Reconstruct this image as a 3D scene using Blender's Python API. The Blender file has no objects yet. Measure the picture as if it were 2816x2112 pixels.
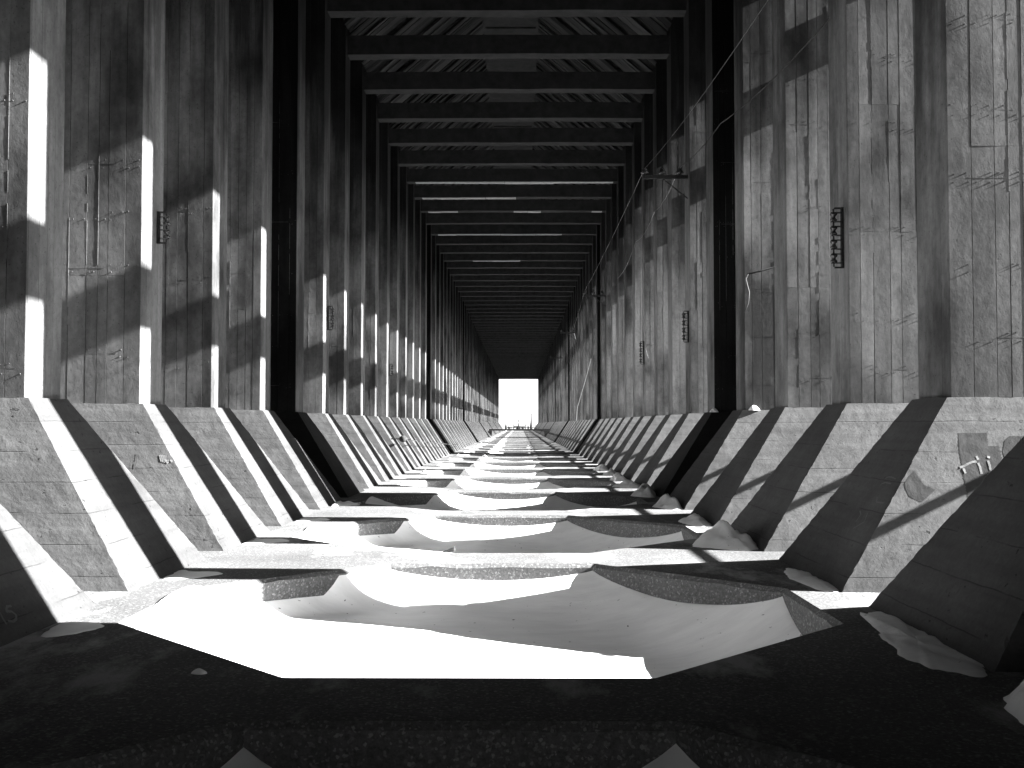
import bpy, bmesh, math, random
from mathutils import Vector, Matrix, noise as mnoise

R = math.radians
sc = bpy.context.scene
COL = sc.collection
rnd = random.Random(7)

# ------------------------------------------------------------------ constants
EYE = 1.73                 # camera height above the dock floor
S = 3.66                   # bay length
XL, XR = -5.41, 4.68       # inner faces of the left and right columns
T = 0.94                   # column thickness along the dock
DEEP = 2.6                 # column depth across the dock
Y1 = 12.07                 # front of column 1
ZB = 2.02                  # top of the pedestals
ZBEAM = EYE + 11.6         # underside of the cross beams
BEAM_H = 0.60
KMAX = 76
JOINTS = (5, 16, 27, 38, 49, 60, 71)
NO_STRUT = (10, 21, 32, 43, 54, 65)
SUN = Vector((-1.0, 0.043, -0.46)).normalized()     # travel direction of the sunlight


def yk(k):
    return Y1 + (k - 1) * S


# ------------------------------------------------------------------ helpers
def tag(o, label=None, cat=None, group=None, kind=None):
    if label:
        o['label'] = label
    if cat:
        o['category'] = cat
    if group:
        o['group'] = group
    if kind or cat:
        o['kind'] = kind or 'thing'
    return o


def empty(name, loc):
    o = bpy.data.objects.new(name, None)
    o.empty_display_size = 0.2
    o.location = loc
    COL.objects.link(o)
    return o


class MB:
    """collects geometry, with a tone value per face, and links it as one mesh object"""
    def __init__(self):
        self.v, self.f, self.t, self.sm, self.mi = [], [], [], [], {}

    def face(self, pts, tone=0.5, smooth=False):
        i = len(self.v)
        self.v += [tuple(p) for p in pts]
        self.f.append(tuple(range(i, i + len(pts))))
        self.t.append(tone)
        self.sm.append(smooth)

    def hexa(self, p, tone=0.5):
        """p: 8 corners, 4 below and 4 above, both counter-clockwise from above"""
        i = len(self.v)
        self.v += [tuple(q) for q in p]
        for a in ((3, 2, 1, 0), (4, 5, 6, 7), (0, 1, 5, 4), (1, 2, 6, 5), (2, 3, 7, 6), (3, 0, 4, 7)):
            self.f.append(tuple(i + j for j in a))
            self.t.append(tone)
            self.sm.append(False)

    def box(self, x0, x1, y0, y1, z0, z1, tone=0.5):
        self.hexa([(x0, y0, z0), (x1, y0, z0), (x1, y1, z0), (x0, y1, z0),
                   (x0, y0, z1), (x1, y0, z1), (x1, y1, z1), (x0, y1, z1)], tone)

    def tube(self, pts, r, n=8, tone=0.5, caps=True):
        pts = [Vector(p) for p in pts]
        rr = r if isinstance(r, (list, tuple)) else [r] * len(pts)
        rings = []
        up = Vector((0.13, 0.31, 0.94)).normalized()
        for j, p in enumerate(pts):
            d = (pts[min(j + 1, len(pts) - 1)] - pts[max(j - 1, 0)]).normalized()
            a = d.cross(up)
            if a.length < 1e-3:
                a = d.cross(Vector((1, 0, 0)))
            a.normalize()
            b = d.cross(a)
            ring = []
            for q in range(n):
                w = 2 * math.pi * q / n
                ring.append(len(self.v))
                self.v.append(tuple(p + (a * math.cos(w) + b * math.sin(w)) * rr[j]))
            rings.append(ring)
        for j in range(len(pts) - 1):
            for q in range(n):
                self.f.append((rings[j][q], rings[j][(q + 1) % n], rings[j + 1][(q + 1) % n], rings[j + 1][q]))
                self.t.append(tone)
                self.sm.append(True)
        if caps:
            self.f.append(tuple(reversed(rings[0]))); self.t.append(tone); self.sm.append(False)
            self.f.append(tuple(rings[-1])); self.t.append(tone); self.sm.append(False)

    def lathe(self, c, axis, prof, n=12, tone=0.5):
        c = Vector(c); ax = Vector(axis).normalized()
        self.tube([c + ax * h for h, _ in prof], [r for _, r in prof], n, tone)

    def grid(self, fn, nu, nv, tone=0.5, smooth=False):
        i = len(self.v)
        for a in range(nu + 1):
            for b in range(nv + 1):
                self.v.append(tuple(fn(a / nu, b / nv)))
        for a in range(nu):
            for b in range(nv):
                p = i + a * (nv + 1) + b
                self.f.append((p, p + nv + 1, p + nv + 2, p + 1))
                self.t.append(tone)
                self.sm.append(smooth)

    def mark(self, i0, slot):
        for i in range(i0, len(self.f)):
            self.mi[i] = slot

    def mesh(self, name, mat, weld=False):
        me = bpy.data.meshes.new(name)
        me.from_pydata(self.v, [], self.f)
        at = me.attributes.new('tone', 'FLOAT', 'FACE')
        at.data.foreach_set('value', self.t)
        me.polygons.foreach_set('use_smooth', self.sm)
        for i, q in self.mi.items():
            me.polygons[i].material_index = q
        bm = bmesh.new(); bm.from_mesh(me)
        if weld:
            bmesh.ops.remove_doubles(bm, verts=bm.verts, dist=1e-4)
        bmesh.ops.recalc_face_normals(bm, faces=bm.faces)
        bm.to_mesh(me); bm.free()
        for q in (mat if isinstance(mat, (list, tuple)) else [mat]):
            me.materials.append(q)
        return me

    def build(self, name, mat, parent=None, weld=False):
        return link(name, self.mesh(name, mat, weld), parent)


def link(name, me, parent=None, loc=None):
    o = bpy.data.objects.new(name, me)
    COL.objects.link(o)
    if parent:
        o.parent = parent
    if loc:
        o.location = loc
    return o


def nz(x, y, z, s=0.0):
    return mnoise.noise(Vector((x + s * 17.3, y - s * 5.1, z + s * 3.7)))


# ------------------------------------------------------------------ materials
class NT:
    def __init__(self, name):
        self.m = bpy.data.materials.new(name)
        self.m.use_nodes = True
        self.n = self.m.node_tree.nodes
        self.l = self.m.node_tree.links
        self.p = self.n['Principled BSDF']
        self.p.inputs['Roughness'].default_value = 0.95
        self.p.inputs['Specular IOR Level'].default_value = 0.12

    def add(self, t, **kw):
        x = self.n.new(t)
        for k, v in kw.items():
            setattr(x, k, v)
        return x

    def put(self, sock, v):
        if isinstance(v, bpy.types.NodeSocket):
            self.l.new(v, sock)
        else:
            sock.default_value = v

    def math(self, op, a, b=0.0, c=0.0, clamp=False):
        x = self.add('ShaderNodeMath', operation=op, use_clamp=clamp)
        for i, v in enumerate((a, b, c)):
            self.put(x.inputs[i], v)
        return x.outputs[0]

    def coords(self, scale=(1, 1, 1), vary=True):
        tc = self.add('ShaderNodeTexCoord')
        mp = self.add('ShaderNodeMapping')
        self.l.new(tc.outputs['Object'], mp.inputs['Vector'])
        mp.inputs['Scale'].default_value = scale
        if vary:
            oi = self.add('ShaderNodeObjectInfo')
            cm = self.add('ShaderNodeCombineXYZ')
            a = self.math('MULTIPLY', oi.outputs['Random'], 91.0)
            b = self.math('MULTIPLY', oi.outputs['Random'], 37.0)
            self.l.new(a, cm.inputs[0]); self.l.new(b, cm.inputs[1]); self.l.new(a, cm.inputs[2])
            self.l.new(cm.outputs[0], mp.inputs['Location'])
        return mp.outputs[0]

    def noise(self, vec, scale, detail=4.0, rough=0.55):
        x = self.add('ShaderNodeTexNoise')
        self.l.new(vec, x.inputs['Vector'])
        x.inputs['Scale'].default_value = scale
        x.inputs['Detail'].default_value = detail
        x.inputs['Roughness'].default_value = rough
        return x.outputs['Fac']

    def remap(self, v, a, b, c, d):
        x = self.add('ShaderNodeMapRange', clamp=True)
        self.put(x.inputs[0], v)
        for i, q in enumerate((a, b, c, d)):
            x.inputs[i + 1].default_value = q
        return x.outputs[0]

    def grey(self, v):
        cb = self.add('ShaderNodeCombineColor')
        for i in range(3):
            self.l.new(v, cb.inputs[i])
        self.l.new(cb.outputs[0], self.p.inputs['Base Color'])

    def bump(self, h, dist, strength=1.0):
        b = self.add('ShaderNodeBump')
        b.inputs['Distance'].default_value = dist
        b.inputs['Strength'].default_value = strength
        self.l.new(h, b.inputs['Height'])
        self.l.new(b.outputs[0], self.p.inputs['Normal'])


def mat_boardwall(name='board_marked_concrete', base=0.14):
    """board-marked concrete: board tones, vertical water streaks, soot blotches, pits"""
    m = NT(name)
    at = m.add('ShaderNodeAttribute', attribute_name='tone')
    tone = m.remap(at.outputs['Fac'], 0, 1, 0.76, 1.24)
    streak = m.noise(m.coords((1, 1, 0.10)), 5.0, 5.0, 0.6)
    streak = m.remap(streak, 0.3, 0.72, 0.74, 1.22)
    blotch = m.noise(m.coords((1, 1, 0.6)), 0.55, 5.0, 0.6)
    blotch = m.remap(blotch, 0.38, 0.56, 0.28, 1.0)
    fine = m.noise(m.coords((1, 1, 0.8)), 12.0, 7.0, 0.72)
    fine2 = m.remap(fine, 0.25, 0.75, 0.74, 1.26)
    pit = m.noise(m.coords(), 38.0, 2.0, 0.5)
    pit2 = m.remap(pit, 0.28, 0.35, 0.5, 1.0)
    v = m.math('MULTIPLY', tone, streak)
    v = m.math('MULTIPLY', v, blotch)
    v = m.math('MULTIPLY', v, fine2)
    v = m.math('MULTIPLY', v, pit2)
    # painted shade: albedo falls towards the shaft tops, with a ragged streaky edge
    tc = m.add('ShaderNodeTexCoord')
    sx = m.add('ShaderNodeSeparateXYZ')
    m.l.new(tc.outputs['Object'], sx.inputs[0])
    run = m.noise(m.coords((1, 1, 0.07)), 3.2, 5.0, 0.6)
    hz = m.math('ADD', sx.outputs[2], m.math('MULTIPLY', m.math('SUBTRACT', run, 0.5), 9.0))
    top_shade = m.remap(hz, 5.6, 11.0, 1.0, 0.09)
    v = m.math('MULTIPLY', v, top_shade)
    v = m.math('MULTIPLY', v, base)
    m.grey(v)
    h = m.math('ADD', m.math('MULTIPLY', fine, 0.6), m.math('MULTIPLY', pit2, 0.15))
    m.bump(h, 0.010, 0.5)
    return m.m


def mat_pedestal(name='weathered_pedestal_concrete', base=0.098):
    m = NT(name)
    co = m.coords()
    big = m.noise(co, 0.9, 5.0, 0.6)
    big2 = m.remap(big, 0.33, 0.66, 0.74, 1.1)
    hor = m.noise(m.coords((0.25, 0.25, 5.0)), 1.6, 5.0, 0.6)
    hor2 = m.remap(hor, 0.3, 0.7, 0.8, 1.15)
    fine = m.noise(co, 22.0, 6.0, 0.7)
    fine2 = m.remap(fine, 0.25, 0.75, 0.82, 1.18)
    pit = m.noise(m.coords((0.6, 0.6, 1.0)), 17.0, 3.0, 0.55)
    pit2 = m.remap(pit, 0.27, 0.33, 0.35, 1.0)
    # form-board joints: thin horizontal lines
    tc = m.add('ShaderNodeTexCoord')
    sx = m.add('ShaderNodeSeparateXYZ')
    m.l.new(tc.outputs['Object'], sx.inputs[0])
    wob = m.math('MULTIPLY', m.noise(co, 2.0, 2.0), 0.03)
    z = m.math('ADD', sx.outputs[2], wob)
    fr = m.math('FRACT', m.math('MULTIPLY', z, 3.1))
    line = m.remap(m.math('ABSOLUTE', m.math('SUBTRACT', fr, 0.5)), 0.0, 0.022, 0.0, 1.0)
    keep = m.remap(m.noise(m.coords((1, 1, 3)), 1.3, 3.0), 0.42, 0.58, 0.0, 1.0)
    line = m.math('MAXIMUM', line, keep)
    line2 = m.remap(line, 0, 1, 0.4, 1.0)
    v = m.math('MULTIPLY', big2, hor2)
    for w in (fine2, pit2, line2):
        v = m.math('MULTIPLY', v, w)
    v = m.math('MULTIPLY', v, base)
    m.grey(v)
    h = m.math('ADD', m.math('MULTIPLY', fine, 0.5), m.math('MULTIPLY', pit2, 0.3))
    h = m.math('ADD', h, m.math('MULTIPLY', line, 0.25))
    m.bump(h, 0.012, 0.6)
    return m.m


def mat_plain(name, base, scale=6.0, lo=0.7, hi=1.3, bump=0.006):
    m = NT(name)
    f = m.noise(m.coords(), scale, 6.0, 0.65)
    v = m.math('MULTIPLY', m.remap(f, 0.25, 0.75, lo, hi), base)
    m.grey(v)
    if bump:
        m.bump(f, bump, 0.7)
    return m.m


def mat_floor():
    m = NT('dock_floor_concrete')
    co = m.coords(vary=False)
    big = m.noise(co, 0.5, 5.0, 0.6)
    fine = m.noise(co, 30.0, 5.0, 0.75)
    agg = m.add('ShaderNodeTexVoronoi')
    m.l.new(co, agg.inputs['Vector'])
    agg.inputs['Scale'].default_value = 58.0
    cell = m.add('ShaderNodeSeparateColor')
    m.l.new(agg.outputs['Color'], cell.inputs[0])
    spk = m.remap(cell.outputs[0], 0.8, 1.0, 0.9, 2.0)
    con = m.math('MULTIPLY', m.remap(big, 0.3, 0.7, 0.07, 0.125), m.remap(fine, 0.3, 0.7, 0.6, 1.4))
    con = m.math('MULTIPLY', con, spk)
    # wind-blown snow that stays in streaks along the dock
    d1 = m.noise(m.coords((0.9, 0.35, 1), vary=False), 1.1, 7.0, 0.7)
    d2 = m.noise(co, 0.33, 3.0, 0.5)
    geo = m.add('ShaderNodeNewGeometry')
    sep = m.add('ShaderNodeSeparateXYZ')
    m.l.new(geo.outputs['Normal'], sep.inputs[0])
    flat = m.remap(sep.outputs[2], 0.8, 0.99, 0.0, 1.0)
    msk = m.remap(m.math('ADD', m.math('MULTIPLY', d1, 0.7), m.math('MULTIPLY', d2, 0.5)), 0.62, 0.70, 0.0, 1.0)
    msk = m.math('MULTIPLY', msk, flat)
    mx = m.add('ShaderNodeMix', data_type='FLOAT')
    m.put(mx.inputs[0], msk)
    m.put(mx.inputs[2], con)
    mx.inputs[3].default_value = 0.26
    m.grey(mx.outputs[0])
    h = m.math('ADD', m.math('MULTIPLY', fine, 0.5), m.math('MULTIPLY', msk, 0.4))
    m.bump(h, 0.02, 0.8)
    return m.m


def mat_snow():
    m = NT('wind_packed_snow')
    co = m.coords(vary=False)
    f = m.noise(m.coords((0.5, 2.2, 1), vary=False), 3.0, 6.0, 0.6)
    speck = m.noise(co, 16.0, 2.0, 0.4)
    s2 = m.remap(speck, 0.22, 0.27, 0.2, 1.0)
    v = m.math('MULTIPLY', m.remap(f, 0.3, 0.7, 0.70, 0.80), s2)
    m.grey(v)
    m.p.inputs['Roughness'].default_value = 0.9
    m.bump(m.math('ADD', f, m.math('MULTIPLY', m.noise(co, 60.0, 3.0), 0.12)), 0.015, 0.6)
    return m.m


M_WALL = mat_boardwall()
M_PED = mat_pedestal()
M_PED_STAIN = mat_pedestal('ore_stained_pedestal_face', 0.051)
M_PED_BLACK = mat_pedestal('joint_black_pedestal_concrete', 0.013)  # black tone for the pedestals at the joints
M_WALL_BLACK = mat_boardwall('joint_black_board_concrete', 0.015)  # black tone for the front boards of the joint columns
M_FLOOR = mat_floor()
M_SNOW = mat_snow()
M_BEAM = mat_plain('sooty_beam_concrete', 0.024, 3.0, 0.6, 1.4, 0.01)
M_WOOD = mat_plain('hopper_planks', 0.16, 2.0, 0.6, 1.4, 0.004)
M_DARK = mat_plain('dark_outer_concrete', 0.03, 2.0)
M_ICE = mat_plain('wind_swept_lake_ice', 0.15, 0.05, 0.8, 1.2, 0)
M_IRON = mat_plain('rusty_iron', 0.03, 25.0, 0.5, 1.6, 0.002)
M_GLASS = mat_plain('glazed_porcelain', 0.04, 8.0, 0.8, 1.2, 0)
M_GLASS.node_tree.nodes['Principled BSDF'].inputs['Roughness'].default_value = 0.2
M_GLASS.node_tree.nodes['Principled BSDF'].inputs['Specular IOR Level'].default_value = 0.5
M_WIRE = mat_plain('pale_wire', 0.08, 10.0, 0.9, 1.1, 0)
M_PALE = mat_plain('pale_strip', 0.3, 9.0, 0.7, 1.1, 0.01)
M_WHITE = mat_plain('chalky_white_paint', 0.19, 18.0, 0.6, 1.15, 0.003)
M_GREY = mat_plain('grey_cover_paint', 0.046, 14.0, 0.75, 1.2, 0.006)
m = NT('hopper_board_tones')
_at = m.add('ShaderNodeAttribute', attribute_name='tone')
_g = m.noise(m.coords((1, 8, 1)), 2.0, 5.0, 0.6)
m.grey(m.math('MULTIPLY', m.math('MULTIPLY', m.remap(_at.outputs['Fac'], 0, 1, 0.3, 1.6), m.remap(_g, 0.3, 0.7, 0.6, 1.4)), 0.026))
M_PLANK = m.m

# ------------------------------------------------------------------ columns
def shaft_mesh(side, seed, relief, joint=False):
    """side -1 left, +1 right; local x=0 is the corridor face, outward is side*x"""
    r = random.Random(seed)
    b = MB()
    ztop = ZBEAM + BEAM_H + 1.2

    def X(u):
        return side * u
    d = 0.03
    # core
    x0, x1 = sorted((X(d), X(0.3)))
    b.box(x0, x1, d, T - 0.002, ZB - 0.02, ztop, 0.5)
    x0, x1 = sorted((X(0.3), X(DEEP)))
    b.box(x0, x1, d, 0.62, ZB - 0.02, ztop - 0.001, 0.5)
    # lift heights where boards are butted
    lifts = [ZB + 0.002]
    while lifts[-1] < ztop - 1.5:
        lifts.append(lifts[-1] + r.choice((1.83, 2.1, 2.44, 2.75)))
    lifts[-1] = ztop
    # front boards (facing the camera)
    i0 = len(b.f)
    edges = [0.0]
    while edges[-1] < DEEP - 0.3:
        edges.append(edges[-1] + r.uniform(0.14, 0.27))
    edges[-1] = DEEP
    for a, c in zip(edges, edges[1:]):
        base = r.uniform(0.25, 0.75)
        cuts = [z for i, z in enumerate(lifts) if i in (0, len(lifts) - 1) or r.random() < 0.6]
        for z0, z1 in zip(cuts, cuts[1:]):
            oa, oc = r.uniform(0, 0.0028), r.uniform(0, 0.0028)
            oa2, oc2 = oa + r.uniform(-0.001, 0.001), oc + r.uniform(-0.001, 0.001)
            tone = min(1, max(0, base + r.uniform(-0.22, 0.22)))
            g = 0.0035
            p = [(X(a + g), -oa, z0), (X(c - g), -oc, z0), (X(c - g), d + 0.004, z0), (X(a + g), d + 0.004, z0),
                 (X(a + g), -oa2, z1 - 0.002), (X(c - g), -oc2, z1 - 0.002), (X(c - g), d + 0.004, z1 - 0.002), (X(a + g), d + 0.004, z1 - 0.002)]
            b.hexa(p, tone)
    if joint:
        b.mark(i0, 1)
    # corridor-face boards
    ed = [0.0]
    while ed[-1] < T - 0.2:
        ed.append(ed[-1] + r.uniform(0.13, 0.24))
    ed[-1] = T
    for a, c in zip(ed, ed[1:]):
        o = r.uniform(0, 0.003)
        tone = r.uniform(0.42, 0.62)
        y0, y1 = a + (0.0 if a == 0 else 0.0015), c - (0.0 if c == T else 0.0015)
        x0, x1 = sorted((X(-o), X(d + 0.004)))
        b.box(x0, x1, y0 + (d + 0.006 if a == 0 else 0), y1, ZB + 0.001, ztop - 0.003, tone)
    x0, x1 = sorted((X(0.0005), X(d)))
    b.box(x0, x1, 0.004, d + 0.006, ZB + 0.0015, ztop - 0.004, 0.5)
    if relief:
        # thin mortar fins squeezed out between boards
        for a in edges[1:-1]:
            if a > 1.7:
                break
            if r.random() < 0.8:
                for _ in range(r.choice((1, 2, 2))):
                    z0 = ZB + r.uniform(0.0, 9.0)
                    L = r.uniform(0.5, 3.2)
                    pr = r.uniform(0.0025, 0.005)
                    n = max(2, int(L / 0.12))
                    w = r.uniform(0.003, 0.005)
                    for q in range(n):
                        if r.random() < 0.12:
                            continue
                        za, zb_ = z0 + L * q / n, z0 + L * (q + 1) / n
                        h = pr * r.uniform(0.8, 1.15)
                        b.hexa([(X(a - w), -h * 0.9, za), (X(a + w), -h * 0.9, za), (X(a + w), 0.004, za), (X(a - w), 0.004, za),
                                (X(a - w * 0.6), -h, zb_ - 0.001), (X(a + w * 0.6), -h, zb_ - 0.001), (X(a + w), 0.004, zb_ - 0.001), (X(a - w), 0.004, zb_ - 0.001)], 0.9)
        # rows of nail marks and blebs
        z = ZB + r.uniform(0.3, 0.8)
        while z < ZB + 10.5:
            for a, c in zip(edges, edges[1:]):
                if a > 1.7:
                    break
                for u in (a + 0.045, c - 0.05):
                    for dz in (0.05, -0.05):
                        if r.random() < 0.38:
                            s = r.uniform(0.005, 0.008)
                            ux, zz = u + r.uniform(-0.015, 0.015), z + dz + r.uniform(-0.015, 0.015)
                            b.hexa([(X(ux - s), -0.001, zz - s), (X(ux + s), -0.001, zz - s), (X(ux + s), 0.003, zz - s), (X(ux - s), 0.003, zz - s),
                                    (X(ux - s * .7), -s * 1.4, zz + s * .8), (X(ux + s * .7), -s * 1.4, zz + s * .8), (X(ux + s), 0.003, zz + s), (X(ux - s), 0.003, zz + s)], 0.95)
            if r.random() < 0.7:      # butt line of the boards
                ua = r.uniform(0, 0.6)
                b.box(*sorted((X(ua), X(ua + r.uniform(0.3, 0.9)))), -0.0025, 0.003, z - 0.004, z + 0.003, 0.3)
            z += r.choice((0.75, 1.0, 1.22, 1.5))
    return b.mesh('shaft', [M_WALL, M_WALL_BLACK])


PT = dict(x0=-0.07, x1=DEEP + 0.05, y0=-0.06, y1=T + 0.06)          # pedestal top
PB = dict(x0=-1.39, x1=DEEP + 0.9, y0=-0.58, y1=T + 1.28)           # pedestal bottom


PN = 48


def ped_point(side, seed, rough, u, v, w):
    """u across 0..1 from the corridor face, v along 0..1, w height 0..1"""
    x0 = PB['x0'] + (PT['x0'] - PB['x0']) * w
    x1 = PB['x1'] + (PT['x1'] - PB['x1']) * w
    y0 = PB['y0'] + (PT['y0'] - PB['y0']) * w
    y1 = PB['y1'] + (PT['y1'] - PB['y1']) * w
    x, y, z = x0 + (x1 - x0) * u, y0 + (y1 - y0) * v, -0.02 + (ZB + 0.02) * w
    if rough:
        edge = (u < 0.001) + (v < 0.001 or v > 0.999)
        a = 0.45 * nz(x * 2.1, y * 2.1, z * 2.1, seed) + 0.5 * nz(x * 9, y * 9, z * 9, seed)
        if edge == 2:
            a += 4.0 * min(0.0, nz(x * 17, y * 17, z * 19, seed + 2)) + 2.2 * min(0.0, nz(x * 6, y * 6, z * 8, seed + 4))
        a *= 0.007
        x += -a * (1.0 if u < 0.001 else 0.2)
        y += (-a if v < 0.5 else a) * 0.8
        if w > 0.999:
            z += 0.008 * nz(x * 5, y * 5, 0, seed)
    return Vector((side * x, y, z))


def ped_uv(u):           # denser rows near the corridor edge
    return u ** 1.6


def pedestal_mesh(side, seed, rough, joint=False):
    b = MB()
    n = PN if rough else 1
    g = (lambda p: ped_uv(p)) if rough else (lambda p: p)
    P = lambda u, v, w: ped_point(side, seed, rough, u, v, w)
    b.grid(lambda p, q: P(g(p), 0, q), n, n, 0.5)
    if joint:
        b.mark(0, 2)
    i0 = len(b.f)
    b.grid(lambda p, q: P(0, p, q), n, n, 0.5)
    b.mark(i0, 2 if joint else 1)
    b.grid(lambda p, q: P(g(p), 1, q), n, n, 0.5)
    b.grid(lambda p, q: P(1, p, q), 1, 1, 0.5)
    b.grid(lambda p, q: P(g(p), q, 1), n, n, 0.5)
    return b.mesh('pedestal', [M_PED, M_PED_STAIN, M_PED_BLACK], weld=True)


ORD = ['nearest', 'second', 'third', 'fourth', 'fifth', 'sixth', 'seventh', 'eighth', 'ninth', 'tenth', 'eleventh']
JN = ['first', 'second', 'third', 'fourth', 'fifth', 'sixth', 'last']


def place_words(k):
    if k < 0:
        return 'behind the one at the edge of the picture'
    if k == 0:
        return 'at the very edge of the picture'
    if k < 5:
        return ['', 'nearest one seen in full', 'second one back', 'third one back', 'just before the first black joint'][k]
    j = max(i for i, q in enumerate(JOINTS) if q <= k)
    n = k - JOINTS[j]
    if n == 0:
        return f'black faced one at the {JN[j]} black joint'
    return f'{ORD[n - 1] if n > 1 else "next one"} beyond the {JN[j]} black joint'


near_shaft = {}
far_shaft = {}
far_ped = {}
for side in (-1, 1):
    for q in range(3):
        far_shaft[side, q] = shaft_mesh(side, 500 + q * 7 + side, True)
    far_ped[side] = pedestal_mesh(side, 900 + side, False)
    far_ped[side, 'r'] = pedestal_mesh(side, 950 + side, True)
    far_shaft[side, 'j'] = shaft_mesh(side, 530 + side, True, True)
    far_ped[side, 'j'] = pedestal_mesh(side, 970 + side, True, True)

columns = {}
for k in range(-1, KMAX + 1):
    for side in (-1, 1):
        root = empty('concrete_column', (XL if side < 0 else XR, yk(k), 0))
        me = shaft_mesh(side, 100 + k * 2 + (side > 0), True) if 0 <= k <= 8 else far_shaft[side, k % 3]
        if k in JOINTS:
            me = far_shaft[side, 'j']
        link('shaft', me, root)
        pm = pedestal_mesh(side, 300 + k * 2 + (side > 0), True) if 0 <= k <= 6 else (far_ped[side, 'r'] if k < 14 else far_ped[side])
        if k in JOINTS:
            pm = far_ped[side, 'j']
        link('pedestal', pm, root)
        look = 'sunlit board marked column on the left' if side < 0 else 'shaded board marked column on the right'
        if k >= 38:
            far = 'thin distant column on the sunlit left before the far opening' if side < 0 else 'thin distant column on the shaded right before the far opening'
            tag(root, far, 'column', 'far columns on the left' if side < 0 else 'far columns on the right')
        else:
            tag(root, look + ', ' + place_words(k), 'column', 'columns along the left' if side < 0 else 'columns along the right')
        columns[side, k] = root

# ------------------------------------------------------------------ cross beams, hopper ceilings, roof
xm = (XL + XR) / 2


def beam_mesh(seed):
    b = MB()
    nx = 24
    y0, y1, z0, z1 = T - 0.56, T - 0.03, ZBEAM, ZBEAM + BEAM_H

    def P(u, y, z):
        x = XL + 0.002 + (XR - XL - 0.004) * u
        return (x, y + 0.012 * nz(x * 1.3, y, z, seed), z + 0.015 * nz(x * 0.7, y * 2, z, seed + 1) + 0.02 * math.sin(math.pi * u))
    b.grid(lambda p, q: P(p, y0 + (y1 - y0) * q, z0), nx, 1)
    b.grid(lambda p, q: P(p, y0 + (y1 - y0) * q, z1), nx, 1)
    b.grid(lambda p, q: P(p, y0, z0 + (z1 - z0) * q), nx, 1)
    b.grid(lambda p, q: P(p, y1, z0 + (z1 - z0) * q), nx, 1)
    return b.mesh('cross_beam', M_BEAM, weld=True)


beam_meshes = [beam_mesh(q) for q in range(4)]
PALE_UNDER = {12: 1.0, 13: 0.8, 14: 0.75, 16: 0.7, 19: 0.5}  # beams with pale ragged strips on the underside
for k in range(6, KMAX + 1):
    o = link('cross_beam', beam_meshes[k % 4], None, (0, yk(k), 0))
    n = k - 5
    if n == 1:
        lab = 'dark concrete cross beam overhead, topmost and nearest of the row'
    elif k in PALE_UNDER:
        lab = f'dark cross beam with a pale streaked underside, {ORD[n-1] if n <= 11 else str(n) + "th"} from the top'
    elif k < 30:
        nn = ORD[n - 1] if n <= 11 else f'{n}{ {1:"st",2:"nd",3:"rd"}.get(n % 10, "th") if n > 20 else "th"}'
        lab = f'plain dark concrete cross beam overhead, {nn} from the top of the picture'
    else:
        lab = 'hair thin distant cross beam among the last ones above the far opening'
    tag(o, lab, 'beam', 'cross beams overhead' if k < 30 else 'far cross beams overhead')
    if k in PALE_UNDER:
        r = random.Random(k)
        b = MB()
        x = XL + 0.4
        while x < XR - 0.3:
            L = r.uniform(0.5, 2.2) if PALE_UNDER[k] < 0.9 else r.uniform(1.5, 3)
            if r.random() < PALE_UNDER[k]:
                b.box(x, min(x + L, XR - 0.2), T - 0.5, T - 0.06 - r.uniform(0, 0.15), ZBEAM - r.uniform(0.012, 0.03), ZBEAM + 0.03 )
            x += L + r.uniform(0.0, 0.03)
        b.build('pale_strip', M_PALE, o)

HZ = ZBEAM + BEAM_H + 0.15
for k in range(6, 18):
    r = random.Random(40 + k)
    root = empty('hopper_ceiling', (xm, yk(k) + T - 0.03, HZ))
    for sgn in (-1, 1):
        b = MB()
        y = 0.0
        while y < S - 0.02:
            w = min(r.uniform(0.18, 0.42), S - y)
            if r.random() < 0.9:
                dz = r.uniform(0, 0.06)
                t0 = r.uniform(0, 1)
                xa, xb = sgn * 5.03, sgn * 1.05
                p = [(xa, y + 0.01, dz), (xb, y + 0.01, 3.42 + dz), (xb, y + w - 0.01, 3.42 + dz), (xa, y + w - 0.01, dz)]
                b.hexa(p + [(q[0], q[1], q[2] + 0.08) for q in p], t0)
            y += w
        # steel rafters down the slope
        for yy in (0.5, 2.2):
            p = [(sgn * 5.0, yy, -0.12), (sgn * 1.1, yy, 3.28), (sgn * 1.1, yy + 0.14, 3.28), (sgn * 5.0, yy + 0.14, -0.12)]
            b.hexa(p + [(q[0], q[1], q[2] + 0.1) for q in p], 0.95 if yy < 1 else 0.1)
        b.build('plank_slope', M_PLANK, root)
    b = MB()
    b.box(-1.12, 1.12, 0, S - 0.02, 3.42, 3.56)
    b.box(-1.0, 1.0, 1.3, 1.6, 3.36, 3.42)
    b.build('ridge_board', M_BEAM, root)
    tag(root, 'sloping plank hopper ceiling seen above the beams, ' + (['nearest bay', 'second bay back'][k - 6] if k < 8 else f'{ORD[k - 6]} bay back' if k - 6 < 11 else 'twelfth bay back'),
        'ceiling', 'plank hopper ceilings')

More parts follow.
